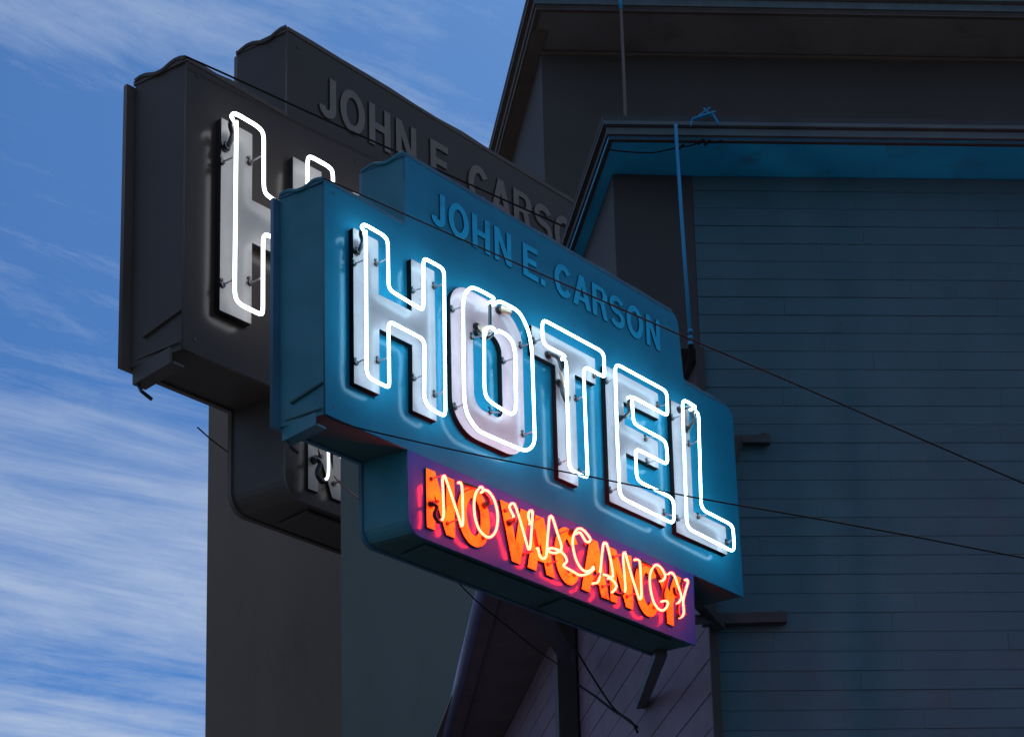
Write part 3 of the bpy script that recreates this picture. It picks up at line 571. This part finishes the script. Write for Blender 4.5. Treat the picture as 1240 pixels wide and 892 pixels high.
# steel arms that carry the sign off the wall: parts of the sign
inv = sign.matrix_world.inverted()
def sign_part(name, bm, m_):
    bm.transform(mat4(U, V, N, O).inverted()); return obj(name, bm, m_, sign)
def w1(x, y, d=0.0): return on_plane(x, y, K + N1 * d, N1)
def w2(x, y, d=0.0): return on_plane(x, y, K + N2 * d, N2)
def sp(u, v, n): return O + U * u + V * v + N * n
bm = bmesh.new(); bar(bm, w1(846, 533, .045), w1(932, 533, .045), .06, .055); sign_part('wall_bracket', bm, steel)
bm = bmesh.new(); bar(bm, w1(850, 751, .05), w1(952, 748, .05), .07, .075); sign_part('wall_bracket', bm, steel)
bm = bmesh.new(); bar(bm, sp(3.50, .60, -.16), w1(895, 533, .05), .05, .05); sign_part('support_arm', bm, steel)
bm = bmesh.new(); bar(bm, sp(3.25, .0, -.20), w1(872, 757, .06), .07, .06); sign_part('support_arm', bm, steel)
bm = bmesh.new(); bar(bm, sp(3.0, -.25, -.28), w1(874, 748, .06), .06, .06); sign_part('support_arm', bm, steel)
bm = bmesh.new(); bar(bm, sp(2.93, -.48, -.2), w2(776, 852, .02), .075, .075); sign_part('support_arm', bm, steel)
bm = bmesh.new(); bar(bm, sp(1.72, -.30, -.29), w2(690, 800, .2), .10, .10); sign_part('support_arm', bm, steel)

for (x, y) in ((852, 533), (925, 533), (858, 751), (944, 748)):
    c_ = w1(x, y, .0); bm = bmesh.new(); box(bm, (-.03, 0, -.045), (.03, .020, .045)); bm.transform(mat4(E1, N1, EZ, c_)); 
    tube(bm, [c_ + N1 * .02 + EZ * .038, c_ + N1 * .032 + EZ * .038], .009, 6); tube(bm, [c_ + N1 * .02 - EZ * .038, c_ + N1 * .032 - EZ * .038], .009, 6)
    sign_part('bolted_plate', bm, steel)

# ------------------------------------------------------------------ cables that cross in front
def cable(name, pts, r, m_, label, cat='cable', grp=None):
    bm = bmesh.new(); tube(bm, catmull([Vector(p) for p in pts], 8), r, 6); return tag(obj(name, bm, m_, None, True), label, cat, grp)
a_ = at_depth(392, 216, 9.93)
cable('power_cable', [a_] + [at_depth(x, y, 9.93 - .0016 * (x - 392)) for x, y in ((433.5, 234), (524, 274.5), (658, 333), (820.6, 404), (960, 463.5), (1240, 585), (1420, 658))], .0038, cable_m,
      'black cable running down across the name lettering of the blue sign, upper of two', 'cable', 'overhead cables')
cable('power_cable', [at_depth(x, y, 9.90 - .0012 * (x - 400)) for x, y in ((396, 502), (404, 508), (444, 520.5), (580, 551), (720, 578), (841, 602), (960, 622.5), (1100, 648), (1240, 675), (1420, 706))], .0038, cable_m,
      'black cable sagging from the lower corner of the blue sign across the white letters', 'cable', 'overhead cables')
gs = mat4(UG, V, NG, OG, SG)
def gp(x, y, n=.03): return gs @ fp(x, y, n)
cable('power_cable', [gp(392, 216), gp(433.5, 234, .04), gp(524, 274.5, .05), gp(658, 333, .06), gp(820.6, 404, .08)], .015, cable_m,
      'black cable running down across the charcoal sign behind the blue one', 'cable', 'overhead cables')
cable('loose_wire', [w2(x, y, .12) for x, y in ((694, 780), (715, 815), (740, 853), (756, 868), (772, 880))], .009, cable_m, 'thick loose wire hanging down the mauve side wall beneath the blue sign', 'wire', 'loose wires')
cable('loose_wire', [w2(x, y, .14) for x, y in ((699, 828), (720, 842), (742, 859), (764, 873), (772, 886))], .010, cable_m, 'shorter loose wire low on the mauve side wall beside the dark downpipe', 'wire', 'loose wires')
cable('loose_wire', [at_depth(x, y, 11.4) for x, y in ((552, 702), (578, 728), (616, 759), (654, 789), (676, 804))], .004, cable_m, 'thin wire drooping beneath the underside of the blue sign over the gutter', 'wire', 'loose wires')
cable('red_wire', [at_depth(x, y, 10.9) for x, y in ((404, 576), (412, 585), (422, 594), (434, 603))], .004, red_wire, 'short thin red wire beside the left end of the lower blue panel', 'wire')
cable('guy_wire', [at_depth(x, y, 30) for x, y in ((239, 517), (256, 532), (276, 547))], .012, cable_m, 'thin dark wire by the edge of the charcoal wall beneath the larger sign', 'wire')

# ------------------------------------------------------------------ plain buildings
def block(name, px0, px1, ytop, depth, thick, m_, label, cat='building', yref=800, cop=.12):
    pl_ = at_depth((px0 + px1) / 2, yref, depth); a = on_plane(px0, yref, pl_, N1); b = on_plane(px1, yref, pl_, N1)
    zt = on_plane((px0 + px1) / 2, ytop, pl_, N1).z
    r = empty(name, (a.x, a.y, 0)); tag(r, label, cat); o_ = Vector((a.x, a.y, 0))
    bm = bmesh.new(); prism(bm, [Vector((0, 0, 0)), b - a - EZ * (b.z - a.z), b - a - EZ * (b.z - a.z) - N1 * thick, -N1 * thick], 0, zt); obj('wall', bm, m_, r)
    bm = bmesh.new(); e_ = E1 * cop + N1 * cop
    q = [-E1 * cop + N1 * cop, b - a - EZ * (b.z - a.z) + E1 * cop + N1 * cop, b - a - EZ * (b.z - a.z) + E1 * cop - N1 * (thick + cop), -E1 * cop - N1 * (thick + cop)]
    prism(bm, q, zt, zt + .15); obj('coping', bm, m_, r)
    return r
blk = block('plain_building', 413.5, 600, 452, 24.4, 1.9, PLAIN, 'plain teal grey rendered wall rising behind the left end of the blue sign', cop=.04)
blg = block('plain_building', 249.5, 560, 380, 38.0, 8.0, G_PLAIN, 'plain charcoal wall standing beneath the larger charcoal sign against the sky', cop=.1)
blg.name = 'charcoal_wall_building'

# ------------------------------------------------------------------ the charcoal building with the same deep eave, far behind
def G(x, y): return 1.235 * x - 261, 1.235 * y - 196
gx, gy = G(866, 800); KG = at_depth(gx, gy, 36.0)
def gpl(x, y, d=0.0): return on_plane(*G(x, y), KG + N1 * d, N1)
QG = gpl(742, 212); zg = gpl(900, 212).z
lo, hi = 0.0, 4.0
for _ in range(40):                                       # how far the eave must stand out for its lower edge to be at soffit height
    mid = (lo + hi) / 2
    if gpl(900, 170, mid).z > zg: lo = mid
    else: hi = mid
dg = lo; FG = gpl(737, 170, dg); scg = (gpl(900, 155, dg).z - gpl(900, 170, dg).z) / .122
gb_ = empty('charcoal_building', (QG.x, QG.y, 0)); gb_.location = (0, 0, 0)
tag(gb_, 'tall charcoal building with a deep dark eave, upper right against the sky', 'building')
q0 = Vector((QG.x, QG.y, 0)); f0 = Vector((FG.x, FG.y, 0))
bm = bmesh.new(); prism(bm, [q0, q0 + E1 * 26, q0 + E1 * 26 + E2 * 20, q0 + E2 * 20], 0, zg - .003); obj('wall', bm, G_WALL, gb_)
eave('eave', f0, q0, E1, E2, N1, N2, zg, 26, 20, G_SOFF, FASCIA, G_FASC, gb_, scg)
bm = bmesh.new(); prism(bm, [f0 + E2 * .6 - N2 * .05, f0 + E2 * .6 - N2 * .33, f0 + E2 * 20 - N2 * .33, f0 + E2 * 20 - N2 * .05], zg - .03, zg - .002); obj('soffit_strip', bm, PIPE_G, gb_)
bm = bmesh.new(); bar(bm, q0 + EZ * (zg - .06) + N1 * .03, q0 + E1 * 26 + EZ * (zg - .06) + N1 * .03, .06, .06); obj('picture_rail', bm, PIPE_G, gb_)
ppg = KG + N1 * (dg + .25)
def gq(x, y): return on_plane(x, y, ppg, N1)
pg = empty('service_pipe', gq(758, 148)); tag(pg, 'grey pipe running down the charcoal building above the blue eave, bright blue at its top', 'pipe', 'service pipes')
bm = bmesh.new(); tube(bm, [gq(752, 12) - pg.location, gq(758, 150) - pg.location, gq(763, 250) - pg.location], .032, 8); obj('pipe', bm, PIPE_G, pg, True)
bm = bmesh.new(); tube(bm, [gq(750, -14) - pg.location, gq(752, 12) - pg.location], .036, 8); obj('pipe_top', bm, PIPE_B, pg, True)

# ------------------------------------------------------------------ ground, street, pavement
def sheet(name, x0, x1, y0, y1, z, m_, kind='structure'):
    bm = bmesh.new(); v = [bm.verts.new(p) for p in ((x0, y0, z), (x1, y0, z), (x1, y1, z), (x0, y1, z))]; bm.faces.new(v); return tag(obj(name, bm, m_), kind=kind)
sheet('ground', -2500, 2500, -2500, 2500, -.02, CONC)
sheet('road', -60, 60, -9.0, 5.5, -.012, ASPH)
bm = bmesh.new(); box(bm, (-60, 5.5, -.05), (60, 60, .12)); tag(obj('pavement', bm, CONC), kind='structure')
for i in range(-10, 11):
    sheet('road_marking', i * 5 - 1, i * 5 + 1, -1.9, -1.78, -.006, PAINTW)
